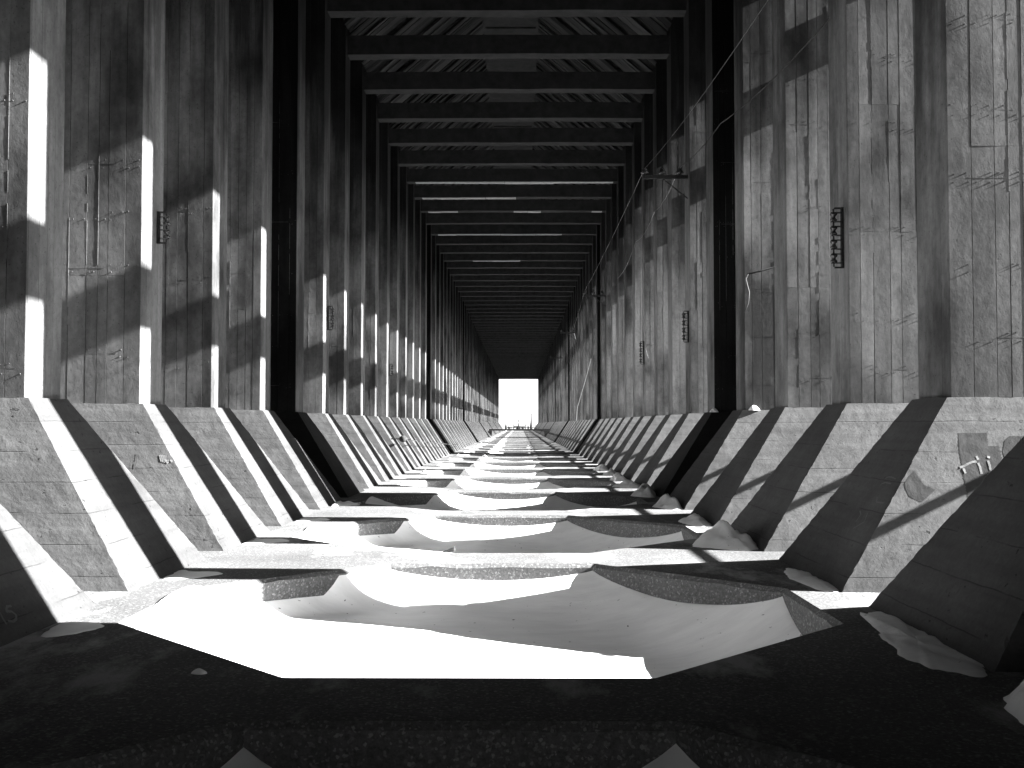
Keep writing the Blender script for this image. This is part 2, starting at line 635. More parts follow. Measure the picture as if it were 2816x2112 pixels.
YE = yk(KMAX) + T          # far end of the dock
b = MB()
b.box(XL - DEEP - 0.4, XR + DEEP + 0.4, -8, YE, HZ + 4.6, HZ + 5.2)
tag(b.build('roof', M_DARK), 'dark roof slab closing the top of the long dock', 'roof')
ZG = EYE + 10.1
for side in (-1, 1):
    xi = (XL - DEEP) if side < 0 else (XR + DEEP)
    b = MB()
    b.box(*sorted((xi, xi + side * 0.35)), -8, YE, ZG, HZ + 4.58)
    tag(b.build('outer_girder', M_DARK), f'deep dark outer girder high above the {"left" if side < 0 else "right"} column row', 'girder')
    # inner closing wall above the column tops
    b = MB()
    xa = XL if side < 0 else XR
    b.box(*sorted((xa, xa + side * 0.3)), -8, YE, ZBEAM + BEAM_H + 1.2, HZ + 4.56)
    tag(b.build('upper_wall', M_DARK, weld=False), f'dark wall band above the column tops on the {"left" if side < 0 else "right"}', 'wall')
    # struts between the columns, one run per stretch, broken where a bay has none
    breaks = sorted(list(JOINTS) + list(NO_STRUT))
    runs, a = [], 0
    for q in breaks + [KMAX + 1]:
        if q - 1 > a:
            runs.append((a, q - 1))
        a = q
    for i, (a, c) in enumerate(runs):
        b = MB()
        x0 = xi - side * 0.3
        b.box(*sorted((x0, x0 + side * 0.35)), yk(a) + T, yk(c) + 0.02, EYE + 7.22, EYE + 7.99)
        o = b.build('longitudinal_strut', M_DARK)
        tag(o, f'concrete strut tying outer column edges on the {"left" if side < 0 else "right"}, {(ORD + ["twelfth", "thirteenth", "fourteenth"])[i]} run',
            'strut', 'struts between the columns')
    # closed bays
    for i, j in enumerate(JOINTS):
        b = MB()
        b.box(*sorted((xi - side * 0.9, xi - side * 0.6)), yk(j - 1) + T - 0.02, yk(j) + 0.02, -0.3, ZG + 0.2)
        o = b.build('infill_wall', M_DARK)
        tag(o, f'black infill wall closing the bay on the {"left" if side < 0 else "right"} at the {JN[i]} joint', 'wall', 'infill walls at the joints')
    b = MB()
    b.box(*sorted((xi - side * 0.9, xi - side * 0.6)), -8, yk(0) + 0.02, -0.3, ZG + 0.2)  # closes the bays beside the viewer; unseen, added to keep the foreground dark
    tag(b.build('added_side_wall', M_DARK), f'added dark side wall shading the foreground beside the viewer on the {"left" if side < 0 else "right"}', 'wall')
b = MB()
b.box(XL - DEEP - 0.4, XR + DEEP + 0.4, -4.4, -4.0, 1.5, HZ + 4.5)  # unseen, added to darken the foreground; the gap below admits some sky
tag(b.build('added_end_wall', M_DARK), 'added dark end wall shading the foreground, over a low opening behind the viewer', 'wall')

# ------------------------------------------------------------------ dock floor with octagonal pits
PER = 2 * S
NEAR0, FAR0 = 7.68, 13.80         # first pit in full view
OCT = lambda n, f: [(-1.6, n), (0.9, n), (2.76, n + 2.05), (2.76, f - 2.05), (0.9, f), (-1.6, f), (-3.46, f - 2.05), (-3.46, n + 2.05)]
FXL, FXR = XL - DEEP - 1.6, XR + DEEP + 1.6
NPIT = 38


def offset_oct(o, d):
    cx = sum(p[0] for p in o) / 8; cy = sum(p[1] for p in o) / 8
    out = []
    for i in range(8):
        a, p, c = Vector(o[i - 1]), Vector(o[i]), Vector(o[(i + 1) % 8])
        e1 = (p - a).normalized(); e2 = (c - p).normalized()
        n1, n2 = Vector((e1.y, -e1.x)), Vector((e2.y, -e2.x))
        m_ = (n1 + n2).normalized()
        out.append(tuple(p + m_ * (d / max(0.3, m_.dot(n1)))))
    return out


b = MB()
for i in range(-2, NPIT + 1):
    n, f = NEAR0 + i * PER, FAR0 + i * PER
    y0, y1 = n - (PER - (FAR0 - NEAR0)) / 2, f + (PER - (FAR0 - NEAR0)) / 2
    o = OCT(n, f)
    rim = offset_oct(o, 0.05)
    A, B, C, D, E, F, G, H = [(x, y, 0) for x, y in rim]
    P1, P2, P3, P4 = (FXL, y0, 0), (FXR, y0, 0), (FXR, y1, 0), (FXL, y1, 0)
    for q in ([P1, P2, B, A], [P2, C, B], [P2, P3, D, C], [P3, E, D], [P3, P4, F, E], [P4, G, F], [P4, P1, H, G], [P1, A, H]):
        b.face(q)
    for j in range(8):
        a, c = o[j], o[(j + 1) % 8]
        ra, rc = rim[j], rim[(j + 1) % 8]
        m_ = 10 if i < 4 else 2
        for s in range(m_):
            t0, t1 = s / m_, (s + 1) / m_

            def L(p, q, t, z, w=0.0):
                x, y = p[0] + (q[0] - p[0]) * t, p[1] + (q[1] - p[1]) * t
                return (x + w * nz(x * 5, y * 5, 0, 3), y + w * nz(x * 5, y * 5, 9, 4), z)
            w = 0.025 if i < 4 else 0
            lip = lambda t: -0.045 + (w * nz(a[0] + t * 9, i, t * 7, j) if w and 0 < t < 1 else 0)
            b.face([L(ra, rc, t0, 0), L(ra, rc, t1, 0), L(a, c, t1, lip(t1)), L(a, c, t0, lip(t0))])
            b.face([L(a, c, t0, lip(t0)), L(a, c, t1, lip(t1)), L(a, c, t1, -1.1), L(a, c, t0, -1.1)])
yend = FAR0 + NPIT * PER + (PER - (FAR0 - NEAR0)) / 2
b.box(FXL, FXL + 0.3, -8.5, yend, -1.4, -0.005)
b.box(FXR - 0.3, FXR, -8.5, yend, -1.4, -0.005)
tag(b.build('dock_floor', M_FLOOR, weld=False), 'concrete dock floor with a row of eight sided pits', 'floor', kind='structure')

# snow lying in the pits
FACET = [  # contact height at start corner, mid, end corner, inward reach of the slope (0..1)
    (-0.36, -0.52, -0.36, 0.40), (-0.36, -0.50, -0.20, 0.40), (-0.20, -0.35, -0.07, 0.40), (-0.07, -0.30, -0.07, 0.42),
    (-0.07, -0.20, -0.06, 0.46), (-0.06, -0.25, 0.02, 0.10), (0.02, 0.02, -0.18, 0.80), (-0.18, -0.46, -0.36, 0.50)]
FACET_FRONT = [
    (-0.5, -0.6, -0.5, 0.2), (-0.5, -0.6, -0.5, 0.2), (-0.5, -0.6, -0.40, 0.2), (-0.40, -0.58, -0.10, 0.35),
    (-0.10, -0.58, -0.13, 0.35), (-0.13, -0.58, -0.40, 0.35), (-0.40, -0.5, -0.5, 0.2), (-0.5, -0.6, -0.5, 0.2)]


def sstep(t):
    t = max(0.0, min(1.0, t))
    return t * t * (3 - 2 * t)


b = MB()
for i in range(-1, NPIT):
    n, f = NEAR0 + i * PER, FAR0 + i * PER
    o = OCT(n, f)
    cx, cy = -0.35, (n + f) / 2
    fine = i < 2
    nr, ns = (44, 24) if fine else ((16, 10) if i < 8 else (6, 4))
    r = random.Random(60 + i)
    var = [r.uniform(-0.04, 0.02) if i > 0 else 0.0 for _ in range(8)]
    idx = []
    start = len(b.v)
    for j in range(8):
        a, c = o[j], o[(j + 1) % 8]
        FC = FACET_FRONT if i < 0 else FACET
        ha, hm, hc, reach = FC[j]
        ha += var[j]; hc += var[(j + 1) % 8]
        nxt = FC[(j + 1) % 8][3]; prv = FC[j - 1][3]
        for s in range(ns):
            t = s / ns
            x, y = a[0] + (c[0] - a[0]) * t, a[1] + (c[1] - a[1]) * t
            lin = ha + (hc - ha) * t
            sag = (math.sin(math.pi * t)) ** (0.8 if i >= 0 else 0.85)
            if j == 5 and i >= 0:                      # snow wall that stops short of the corner
                sag = sstep((t - 0.30) / 0.06) * (1 - sstep((t - 0.78) / 0.2))
            hcont = lin + (hm - (ha + hc) / 2) * sag
            rch = reach
            if t < 0.3:
                rch = reach + (prv - reach) * 0.5 * (1 - t / 0.3)
            if t > 0.7:
                rch = reach + (nxt - reach) * 0.5 * ((t - 0.7) / 0.3)
            idx.append((x, y, hcont, rch))
    m_ = len(idx)
    for q in range(nr + 1):
        u = (q / nr) ** 0.6
        for (x, y, hcont, rch) in idx:
            uu = u * 1.004
            px, py = cx + (x - cx) * uu, cy + (y - cy) * uu
            g = max(0.0, (u - (1 - rch)) / rch) ** 1.75
            dish = (-0.60 if i >= 0 else -0.66) - 0.075 * max(-3.0, min(1.6, px - cx))
            z = dish + (hcont - dish) * g
            if u < 0.995:
                z += 0.016 * nz(px * 1.2, py * 2.4, 0, 5 + i) + 0.006 * nz(px * 4, py * 9, 0, 6 + i)
            b.v.append((px, py, z))
    for q in range(nr):
        for s in range(m_):
            p0 = start + q * m_ + s; p1 = start + q * m_ + (s + 1) % m_
            b.f.append((p0, p1, p1 + m_, p0 + m_)); b.t.append(0.5); b.sm.append(True)
tag(b.build('snow', M_SNOW), 'smooth scooped snow lying in the pits of the dock floor', 'snow', kind='stuff')

# frozen ground / lake ice outside
b = MB()
b.face([(-3000, -3000, -1.3), (3000, -3000, -1.3), (3000, 5000, -1.3), (-3000, 5000, -1.3)])
tag(b.build('ground', M_ICE), 'snow covered frozen ground around the dock', 'ground', kind='structure')

# ------------------------------------------------------------------ snow drifts and loose bits
def drift(name, pts, h, seed, label, cat='snow drift', group=None, base=0.004):
    """irregular mound over an outline (list of xy)"""
    b = MB()
    cx = sum(p[0] for p in pts) / len(pts); cy = sum(p[1] for p in pts) / len(pts)
    n = 9
    for _ in range(2):
        pts = [q for i in range(len(pts)) for q in (tuple(Vector(pts[i]).lerp(Vector(pts[(i + 1) % len(pts)]), 0.25)), tuple(Vector(pts[i]).lerp(Vector(pts[(i + 1) % len(pts)]), 0.75)))]
    out = []
    m_ = len(pts) * 3
    for s in range(m_):
        i, t = divmod(s, 3); t /= 3
        a, c = pts[i], pts[(i + 1) % len(pts)]
        out.append((a[0] + (c[0] - a[0]) * t, a[1] + (c[1] - a[1]) * t))
    for q in range(n + 1):
        u = q / n
        for (x, y) in out:
            k = 1.06 + 0.3 * nz(x * 2.5, y * 2.5, 0, seed) + 0.12 * nz(x * 8, y * 8, 0, seed)
            px, py = (x - cx) * u * k, (y - cy) * u * k
            z = h * (1 - u ** 1.6) * (0.8 + 0.9 * nz((px + cx) * 2.2, (py + cy) * 2.2, 1, seed) + 0.6 * nz((px + cx) * 6, (py + cy) * 6, 1, seed)) if q < n else -0.01
            b.v.append((px, py, max(z, 0.006 if q < n else -0.01)))
    for q in range(n):
        for s in range(m_):
            p0, p1 = q * m_ + s, q * m_ + (s + 1) % m_
            b.f.append((p0, p1, p1 + m_, p0 + m_)); b.t.append(0.5); b.sm.append(True)
    o = b.build(name, M_SNOW)
    o.location = (cx, cy, base)
    return tag(o, label, cat, group)


grp = 'snow drifts at the feet of the right columns'
XP = XR - 1.40           # foot of the right pedestals
drift('snow_drift', [(3.20, 10.4), (3.36, 10.28), (3.44, 9.0), (3.3, 7.6), (3.1, 7.7), (2.88, 7.95), (2.84, 8.45), (2.97, 9.3)], 0.045, 1, 'long grey snow tongue at the foot of the rightmost dark pedestal', group=grp)
drift('snow_drift', [(3.2, 5.3), (2.9, 5.8), (2.95, 6.9), (3.25, 7.3), (3.35, 6.3)], 0.22, 2, 'rounded snow heap cut by the right edge of the picture', group=grp)
for k, lab in ((1, 'thin ragged snow tongue at the foot of the nearest full right column'),
               (2, 'lumpy peaked snow drift at the foot of the second right column'),
               (3, 'small pale snow drift at the foot of the third right column'),
               (4, 'jagged grey snow drift before the first black joint on the right'),
               (5, 'low snow drift curling round the black jointed column on the right'),
               (6, 'bright snow drift just beyond the first black joint on the right'),
               (7, 'small snow drift at the third right column beyond the first black joint'),
               (8, 'small snow drift at the fourth right column past the first black joint'),
               (9, 'tiny snow drift at the fifth right column past the first black joint')):
    r = random.Random(k)
    y = yk(k)
    w = r.uniform(0.35, 0.75)
    drift('snow_drift', ([(3.22, 13.7), (3.36, 13.0), (3.4, 12.2), (3.3, 11.4), (3.12, 11.7), (3.0, 12.4), (3.1, 13.1)] if k == 1 else [(XP - 0.05, y - 0.55), (XP - w * 0.8, y - 0.3), (XP - w * 1.15, y + 0.3), (XP - w * 0.5, y + 0.9), (XP - 0.02, y + 1.3), (XP + 0.06, y + 0.4)]),
          (0.04, 0.28, 0.14, 0.3, 0.25, 0.2, 0.2, 0.2, 0.2)[k - 1], 10 + k, lab, group=grp)
# small cones of snow on the ledge of the right columns
for k, h, lab in ((4, 0.11, 'small white snow cone on the ledge before the first black joint'),
                  (5, 0.09, 'smaller white snow cone on the ledge beyond the first black joint')):
    y = yk(k) + 0.05
    x = XR + 0.16 if k == 4 else XR - 0.02
    drift('snow_cone', [(x - 0.10, y - 0.07), (x + 0.10, y - 0.07), (x + 0.11, y + 0.05), (x - 0.10, y + 0.05)], h, 50 + k, lab, 'snow', base=ZB + 0.002).location.y = yk(k) - 0.05
# left side: thin frozen patches at the pedestal feet
for k, lab in ((1, 'thin pale snow patch at the foot of the nearest full left column'),
               (2, 'thin pale snow patch at the foot of the second left column'),
               (3, 'small snow patch at the foot of the third left column'),
               (4, 'small snow lump in the black shadow of the left joint')):
    y = yk(k)
    xf = XL + 1.42
    drift('snow_patch', [(xf - 0.03, y + 0.15), (xf + 0.3, y + 0.45), (xf + 0.62, y + 0.72), (xf + 0.42, y + 0.98), (xf + 0.1, y + 0.92), (xf - 0.03, y + 1.2)],
          0.03 if k < 4 else 0.14, 30 + k, lab, 'snow patch', 'snow patches at the feet of the left columns')
drift('snow_patch', [(-3.92, 8.9), (-3.5, 9.35), (-3.6, 9.7), (-4.0, 9.75)], 0.03, 41, 'faint snow patch in shadow at the lower left pedestal', 'snow patch', 'snow patches at the feet of the left columns')
drift('snow_patch', [(-2.30, 7.74), (-2.2, 7.70), (-2.16, 7.76), (-2.24, 7.80)], 0.035, 44, 'small bright snow scrap on the dark floor, lower left', 'snow patch')
drift('snow_patch', [(3.55, 5.5), (3.1, 5.75), (3.2, 6.35), (3.6, 6.5)], 0.2, 47, 'grey snow mound at the lower right corner', 'snow patch')

b = MB()
b.hexa([(-0.10, -0.02, 0), (0.1, -0.02, 0.02), (0.12, 0.02, 0.02), (-0.08, 0.02, 0), (-0.1, -0.015, 0.02), (0.09, -0.02, 0.1), (0.12, 0.02, 0.1), (-0.07, 0.02, 0.02)])
o = b.build('debris_chip', M_IRON); o.location = (-1.25, FAR0 + PER - 1.6, -0.52)
tag(o, 'small dark chip lying on the snow of the second pit', 'debris')

# ------------------------------------------------------------------ pipe outside the right columns (its shadow crosses the pedestals)
b = MB()
b.tube([(8.25, 11.35, 2.68), (8.25, yk(KMAX), 2.68)], 0.055, 8)
tag(b.build('pipe_rail', M_IRON), 'thin iron pipe rail running outside the right column row', 'rail')

# ------------------------------------------------------------------ insulator racks on the corridor faces
def rack(side, k, z0, n, label, yoff=0.45, step=0.20):
    x = (XL if side < 0 else XR) - side * 0.004
    root = empty('insulator_rack', (x, yk(k) + yoff, z0))
    tag(root, label, 'insulator rack', 'insulator racks on the columns')
    H = (n - 1) * step
    b = MB()
    b.box(*sorted((0, -side * 0.035)), -0.03, 0.03, -0.14, H + 0.14)
    b.box(*sorted((-side * 0.03, -side * 0.13)), -0.02, 0.02, -0.14, -0.12)
    b.box(*sorted((-side * 0.03, -side * 0.13)), -0.02, 0.02, H + 0.12, H + 0.14)
    b.build('backing_bar', M_IRON, root)
    b = MB()
    b.tube([(-side * 0.14, 0, -0.12), (-side * 0.14, 0, H + 0.12)], 0.011, 6)
    b.build('rod', M_IRON, root)
    for q in range(n):
        z = q * step
        b = MB()
        b.lathe((-side * 0.14, 0, z), (0, 0, 1), [(-0.056, 0.03), (-0.052, 0.05), (-0.034, 0.052), (-0.014, 0.03), (0.014, 0.03), (0.034, 0.052), (0.052, 0.05), (0.056, 0.03)], 12)
        b.box(*sorted((-side * 0.03, -side * 0.17)), -0.028, 0.028, z + 0.058, z + 0.072)
        b.box(*sorted((-side * 0.03, -side * 0.17)), -0.028, 0.028, z - 0.072, z - 0.058)
        b.build('insulator', M_GLASS, root)
    return root


def zof(py, y):           # height of a photo row (2212 px scale) at distance y
    return EYE + (916 - py) * y / 2396


rack(1, 2, zof(556, 15.9), 4, 'four spool dark insulator rack on the second full right column', 0.25)
rack(1, 6, zof(729, 30.7), 4, 'four spool insulator rack on the right column beyond the first black joint', 0.3)
rack(-1, 2, zof(503, 16.4), 2, 'two spool insulator rack beside the bright stripe on the second left column', 0.68)
rack(-1, 6, zof(702, 31.1), 3, 'insulator rack on the left column beyond the first black joint', 0.68)
rack(1, 9, zof(780, 41.9), 4, 'small distant insulator rack low on the fifth right column past the joint', 0.3)
rack(-1, 10, zof(805, 46), 2, 'small distant insulator rack on the left column with the unbroken stripe', 0.68)


# ------------------------------------------------------------------ cross arms with pin insulators and wires
def arm(y, z, x0, x1, label, n=3):
    root = empty('wire_bracket', (x1, y, z))
    tag(root, label, 'cross arm', 'wire cross arms on the right columns')
    L = x1 - x0
    b = MB()
    b.box(-L, 0, -0.05, 0.05, -0.05, 0.05)
    b.build('bar', M_IRON, root)
    b = MB()
    b.tube([(-L * 0.55, 0.06, -0.04), (0.0, 0.06, -0.6)], 0.018, 6)
    b.build('brace', M_IRON, root)
    for q in range(n):
        x = -L + 0.06 + (L - 0.3) * q / max(1, n - 1)
        b = MB()
        b.lathe((x, 0, 0.05), (0, 0, 1), [(0, 0.03), (0.05, 0.03), (0.055, 0.11), (0.1, 0.1), (0.12, 0.06), (0.15, 0.07), (0.19, 0.055), (0.21, 0.02)], 12)
        b.build('pin_insulator', M_GLASS, root)
    return root


def pt(px, py, y):
    """photo pixel (2212 scale) at distance y -> world point"""
    return Vector(((px - 1123) * y / 2396, y, EYE + (916 - py) * y / 2396))


ya = yk(7) + 0.3
a1 = pt(1386, 378, ya); a2 = pt(1480, 380, ya)
XA = XR + 0.02
arm(yk(6) + 0.35, zof(379, 30.7), 3.42, XA, 'dark cross arm with three pin insulators high on the right wall')
arm(yk(14) + 0.35, zof(638, 60), 3.45, XA, 'smaller cross arm with pin insulators halfway down the right wall', 3)
arm(yk(23) + 0.35, zof(719, 93), 3.4, XA, 'tiny distant cross arm on the right wall, third in line', 2)
arm(yk(31) + 0.35, zof(773, 122), 3.3, XA, 'tiny distant cross arm on the right wall, fourth in line', 2)


def wire(name, pts, r, label, sag=0.0, mat=None, cat='wire', parent=None):
    P = []
    for a, c in zip(pts, pts[1:]):
        for q in range(12):
            t = q / 12
            p = Vector(a).lerp(Vector(c), t)
            p.z -= sag * 4 * t * (1 - t)
            P.append(p)
    P.append(Vector(pts[-1]))
    b = MB(); b.tube(P, r, 6)
    o = b.build(name, mat or M_WIRE, parent)
    if label:
        tag(o, label, cat)
    return o


y6 = yk(6) + 0.35; y14 = yk(14) + 0.35
z6 = zof(379, 30.7) + 0.24
z14 = zof(638, 60) + 0.24
wire('overhead_wire', [pt(1672, -20, 13.5), (3.48, y6, z6), (3.5, y14, z14), pt(1236, 719, 93)], 0.005, 'long pale wire slanting down the right side to the cross arms', 0.12)
wire('overhead_wire', [pt(1800, 30, 13.8), pt(1560, 262, 21), (4.42, y6, z6)], 0.010, 'second wire slanting from the upper right to the first cross arm', 0.1, M_IRON)
wire('overhead_wire', [(4.42, y6, z6), pt(1415, 455, 36), pt(1375, 520, 40), pt(1335, 600, 46)], 0.010, 'loose wire falling away beyond the first cross arm', 0.2)
wire('hanging_cable', [pt(1277, 775, 56), pt(1262, 830, 55), pt(1247, 880, 54), pt(1243, 928, 53), pt(1242, 952, 52.5)], 0.010, 'long pale cable hanging down in front of the far right columns', 0.0, M_WIRE)
wire('hanging_cable', [pt(1240, 719, 90), pt(1246, 740, 90)], 0.02, 'short pale cable end dangling from the distant cross arm', 0.0, M_WIRE)

# conduit with dangling cable on the fourth right column
root = empty('conduit_bracket', (XR, yk(4) - 0.02, zof(590, 23)))
tag(root, 'thin dark conduit with a pale cable dangling on the fourth right column', 'conduit')
b = MB(); b.tube([(0.95, -0.03, 0.16), (0.65, -0.05, 0.14), (0.35, -0.05, 0.05), (0.05, -0.05, -0.02)], 0.016, 6)
b.build('conduit', M_IRON, root)
b = MB(); b.tube([(0.06, -0.06, -0.02), (0.01, -0.07, -0.12), (0.08, -0.07, -0.4), (0.06, -0.07, -0.62), (-0.02, -0.06, -0.82)], 0.011, 6)
b.build('cable', M_WIRE, root)
root = empty('conduit_bracket', (XR, yk(9) - 0.02, zof(748, 42)))
tag(root, 'small bent pale conduit far down the right wall', 'conduit')
b = MB(); b.tube([(0.1, -0.04, -0.5), (0.0, -0.05, -0.15), (0.06, -0.05, 0.0), (0.7, -0.05, 0.02)], 0.014, 6)
b.build('conduit', M_WIRE, root)

# low wire along the left pedestals with its end box
yb = yk(9)
q0 = pt(868, 948, 40.6)
root = empty('cable_box', q0)
tag(root, 'small dark cable end box low on the left pedestals', 'cable box')
b = MB(); b.lathe((0, 0, 0), (0.3, 1, 0), [(-0.02, 0.04), (0.0, 0.11), (0.15, 0.13), (0.3, 0.07), (0.55, 0.03)], 10)
b.build('box', M_IRON, root)
b = MB(); b.box(-0.4, 0.02, 0.0, 0.05, -0.02, 0.02)
b.build('bracket', M_IRON, root)
wire('overhead_wire', [q0 + Vector((0.1, 0.4, 0.02)), pt(905, 953, 46), pt(955, 958, 57), pt(983, 960, 66), pt(1005, 955, 74)], 0.016, 'thin dark wire running level across the left pedestals', 0.02, M_IRON)

# ------------------------------------------------------------------ paint and chalk on the pedestals
def ped_bilinear(k, side, face, p, q):
    """point of the pedestal mesh itself at grid parameters p, q of its front or corridor face"""
    seed = 300 + k * 2 + (side > 0)
    p = max(0.0, min(0.9999, p)) * PN; q = max(0.0, min(0.9999, q)) * PN
    i, j = int(p), int(q)
    fp, fq = p - i, q - j
    if face == 'front':
        G = lambda a, c: ped_point(side, seed, True, ped_uv(a / PN), 0, c / PN)
    else:
        G = lambda a, c: ped_point(side, seed, True, 0, a / PN, c / PN)
    return (G(i, j) * (1 - fp) + G(i + 1, j) * fp) * (1 - fq) + (G(i, j + 1) * (1 - fp) + G(i + 1, j + 1) * fp) * fq


def px_front(k, side, px, py):
    """photo pixel -> (p, q) on the front face"""
    y = yk(k) - 0.4
    for _ in range(12):
        z = EYE + (916 - py) * y / 2396
        w = max(-0.1, min(1.1, z / ZB))
        y = yk(k) + PB['y0'] + (PT['y0'] - PB['y0']) * w
    x = abs((px - 1123) * y / 2396) - abs(XL if side < 0 else XR)
    x0 = PB['x0'] + (PT['x0'] - PB['x0']) * w
    x1 = PB['x1'] + (PT['x1'] - PB['x1']) * w
    return Vector((max(0.0, (x - x0) / (x1 - x0)) ** (1 / 1.6), w))


def px_inner(k, side, px, py):
    """photo pixel -> (p, q) on the sloping corridor face"""
    x0 = XL if side < 0 else XR
    xw = x0 - side * 0.7
    for _ in range(30):
        y = xw * 2396 / (px - 1123)
        z = EYE + (916 - py) * y / 2396
        w = z / ZB
        xw = x0 + side * (PB['x0'] + (PT['x0'] - PB['x0']) * w)
    y0 = PB['y0'] + (PT['y0'] - PB['y0']) * w
    y1 = PB['y1'] + (PT['y1'] - PB['y1']) * w
    return Vector(((y - yk(k) - y0) / (y1 - y0), w))


def lift(side, face, d):
    return Vector((0, -d, d * 0.4)) if face == 'front' else Vector((-side * d, 0, d * 0.7))


def inside(pt_, poly):
    x, y = pt_
    c = False
    for i in range(len(poly)):
        a, d = poly[i - 1], poly[i]
        if (a[1] > y) != (d[1] > y) and x < (d[0] - a[0]) * (y - a[1]) / (d[1] - a[1]) + a[0]:
            c = not c
    return c


def patch(k, side, polys, name, mat, label=None):
    b = MB()
    for poly in polys:
        P = [px_front(k, side, *p) for p in poly]
        u0, u1 = min(p.x for p in P), max(p.x for p in P)
        w0, w1 = min(p.y for p in P), max(p.y for p in P)
        N = 56
        du, dw = (u1 - u0) / N, (w1 - w0) / N
        for i in range(N):
            for j in range(N):
                c = (u0 + (i + 0.5) * du + 0.4 * du * nz(i * .7, j * .7, 1), w0 + (j + 0.5) * dw)
                if inside(c, P):
                    b.face([ped_bilinear(k, side, 'front', u0 + (i + a) * du, w0 + (j + e) * dw) + lift(side, 'front', 0.0015) for a, e in ((0, 0), (1, 0), (1, 1), (0, 1))])
    o = b.build(name, mat, columns[side, k], weld=True)
    if label:
        o['label'] = label
    return o


def strokes(k, side, lines, r, name, mat, f=px_front, label=None):
    """flat brush strokes lying on the surface"""
    face = 'front' if f is px_front else 'inner'
    b = MB()
    for n, ln in enumerate(lines):
        Q = [f(k, side, *p) for p in ln]
        pts = []
        for a, c in zip(Q, Q[1:]):
            pts += [a.lerp(c, t / 6) for t in range(6)]
        pts.append(Q[-1])
        W = [ped_bilinear(k, side, face, p.x, p.y) + lift(side, face, 0.0035) for p in pts]
        nrm = lift(side, face, 1.0).normalized()
        L, Rr = [], []
        for i, p in enumerate(W):
            d = (W[min(i + 1, len(W) - 1)] - W[max(0, i - 1)]).normalized()
            sd = d.cross(nrm) * r * (1 + 0.5 * nz(i * 0.9, n, 3))
            L.append(p + sd); Rr.append(p - sd)
        for i in range(len(W) - 1):
            b.face([L[i], L[i + 1], Rr[i + 1], Rr[i]])
    o = b.build(name, mat, columns[side, k], weld=True)
    if label:
        o['label'] = label
    return o


def cz(x, y):      # crop of the photo at (2560,1150) scaled 6.637 -> 2212 scale
    return ((2560 + x / 6.637) * 0.7855, (1150 + y / 6.637) * 0.7855)


patch(1, 1, [[cz(470, 265), cz(985, 262), cz(1005, 490), cz(1205, 495), cz(1260, 760), cz(1040, 940), cz(640, 1480), cz(570, 1150), cz(520, 830), cz(480, 560)]],
      'paint_patch', M_GREY, 'squarish grey cover up paint patch')
patch(1, 1, [[cz(1400, 315), cz(1640, 325), cz(1650, 480), cz(1480, 690), cz(1320, 770), cz(1265, 600), cz(1310, 400)]], 'paint_patch', M_GREY, 'rounded grey cover up paint patch')
patch(1, 1, [[(1949, 1043), (1958, 1028), (1972, 1014), (1992, 1045), (2016, 1055), (1985, 1082), (1960, 1070)]], 'paint_patch', M_GREY, 'five sided grey cover up paint patch')
strokes(1, 1, [[cz(485, 885), cz(560, 860), cz(640, 815), cz(720, 785), cz(790, 775)], [cz(790, 680), cz(820, 745)], [cz(820, 800), cz(850, 870), cz(880, 1000)],
               [cz(550, 900), cz(590, 990)], [cz(985, 690), cz(1035, 705)], [cz(1000, 760), cz(1030, 860), cz(1045, 940)]], 0.012, 'chalk_marks', M_WHITE)
# scratched arcs on the dark corridor face of the same pedestal


def c6(x, y):      # crop at (2300,1100) scaled 4.147
    return ((2300 + x / 4.147) * 0.7855, (1100 + y / 4.147) * 0.7855)


strokes(1, 1, [[c6(545, 885), c6(570, 868), c6(610, 868), c6(660, 890)], [c6(480, 965), c6(505, 940), c6(550, 930), c6(605, 945)],
               [c6(250, 1245), c6(260, 1290), c6(200, 1370)], [c6(340, 1270), c6(300, 1370), c6(170, 1445)], [c6(450, 1090), c6(440, 1150), c6(520, 1160)]],
        0.008, 'chalk_marks', M_WIRE, px_inner)


def c4(x, y):      # crop at (0,1050) scaled 4.424
    return ((x / 4.424) * 0.7855, (1050 + y / 4.424) * 0.7855)


strokes(2, -1, [[c4(1945, 885), c4(1952, 920), c4(1965, 965)], [c4(1965, 885), c4(1985, 970)], [c4(1990, 890), c4(2005, 980)], [c4(2015, 890), c4(2010, 940), c4(2045, 985)],
                [c4(2030, 960), c4(2055, 950)], [c4(2070, 945), c4(2100, 965)]], 0.014, 'chalk_marks', M_WHITE)
strokes(2, -1, [[c4(1665, 870), c4(1655, 920), c4(1650, 960)], [c4(1640, 985), c4(1635, 1050)]], 0.008, 'chalk_marks', M_WIRE)
# scribble in the shade at lower left: a stroke and a 5


def c3(x, y):      # crop at (0,1600) scaled 2.711
    return ((x / 2.711) * 0.7855, (1600 + y / 2.711) * 0.7855)


strokes(0, -1, [[c3(5, 205), c3(30, 250), c3(60, 295)], [c3(95, 160), c3(60, 165), c3(55, 200), c3(95, 200), c3(130, 225), c3(132, 255), c3(110, 275), c3(70, 270)]],
        0.012, 'chalk_marks', M_WIRE, px_inner)

# ------------------------------------------------------------------ far barrier and what stands behind it
def c8(x, y):      # crop at (1300,1000) scaled 7.542
    return ((1300 + x / 7.542) * 0.7855, (1000 + y / 7.542) * 0.7855)


YB = 139.0


def bp(x, y, d=YB):
    return pt(*c8(x, y), d)


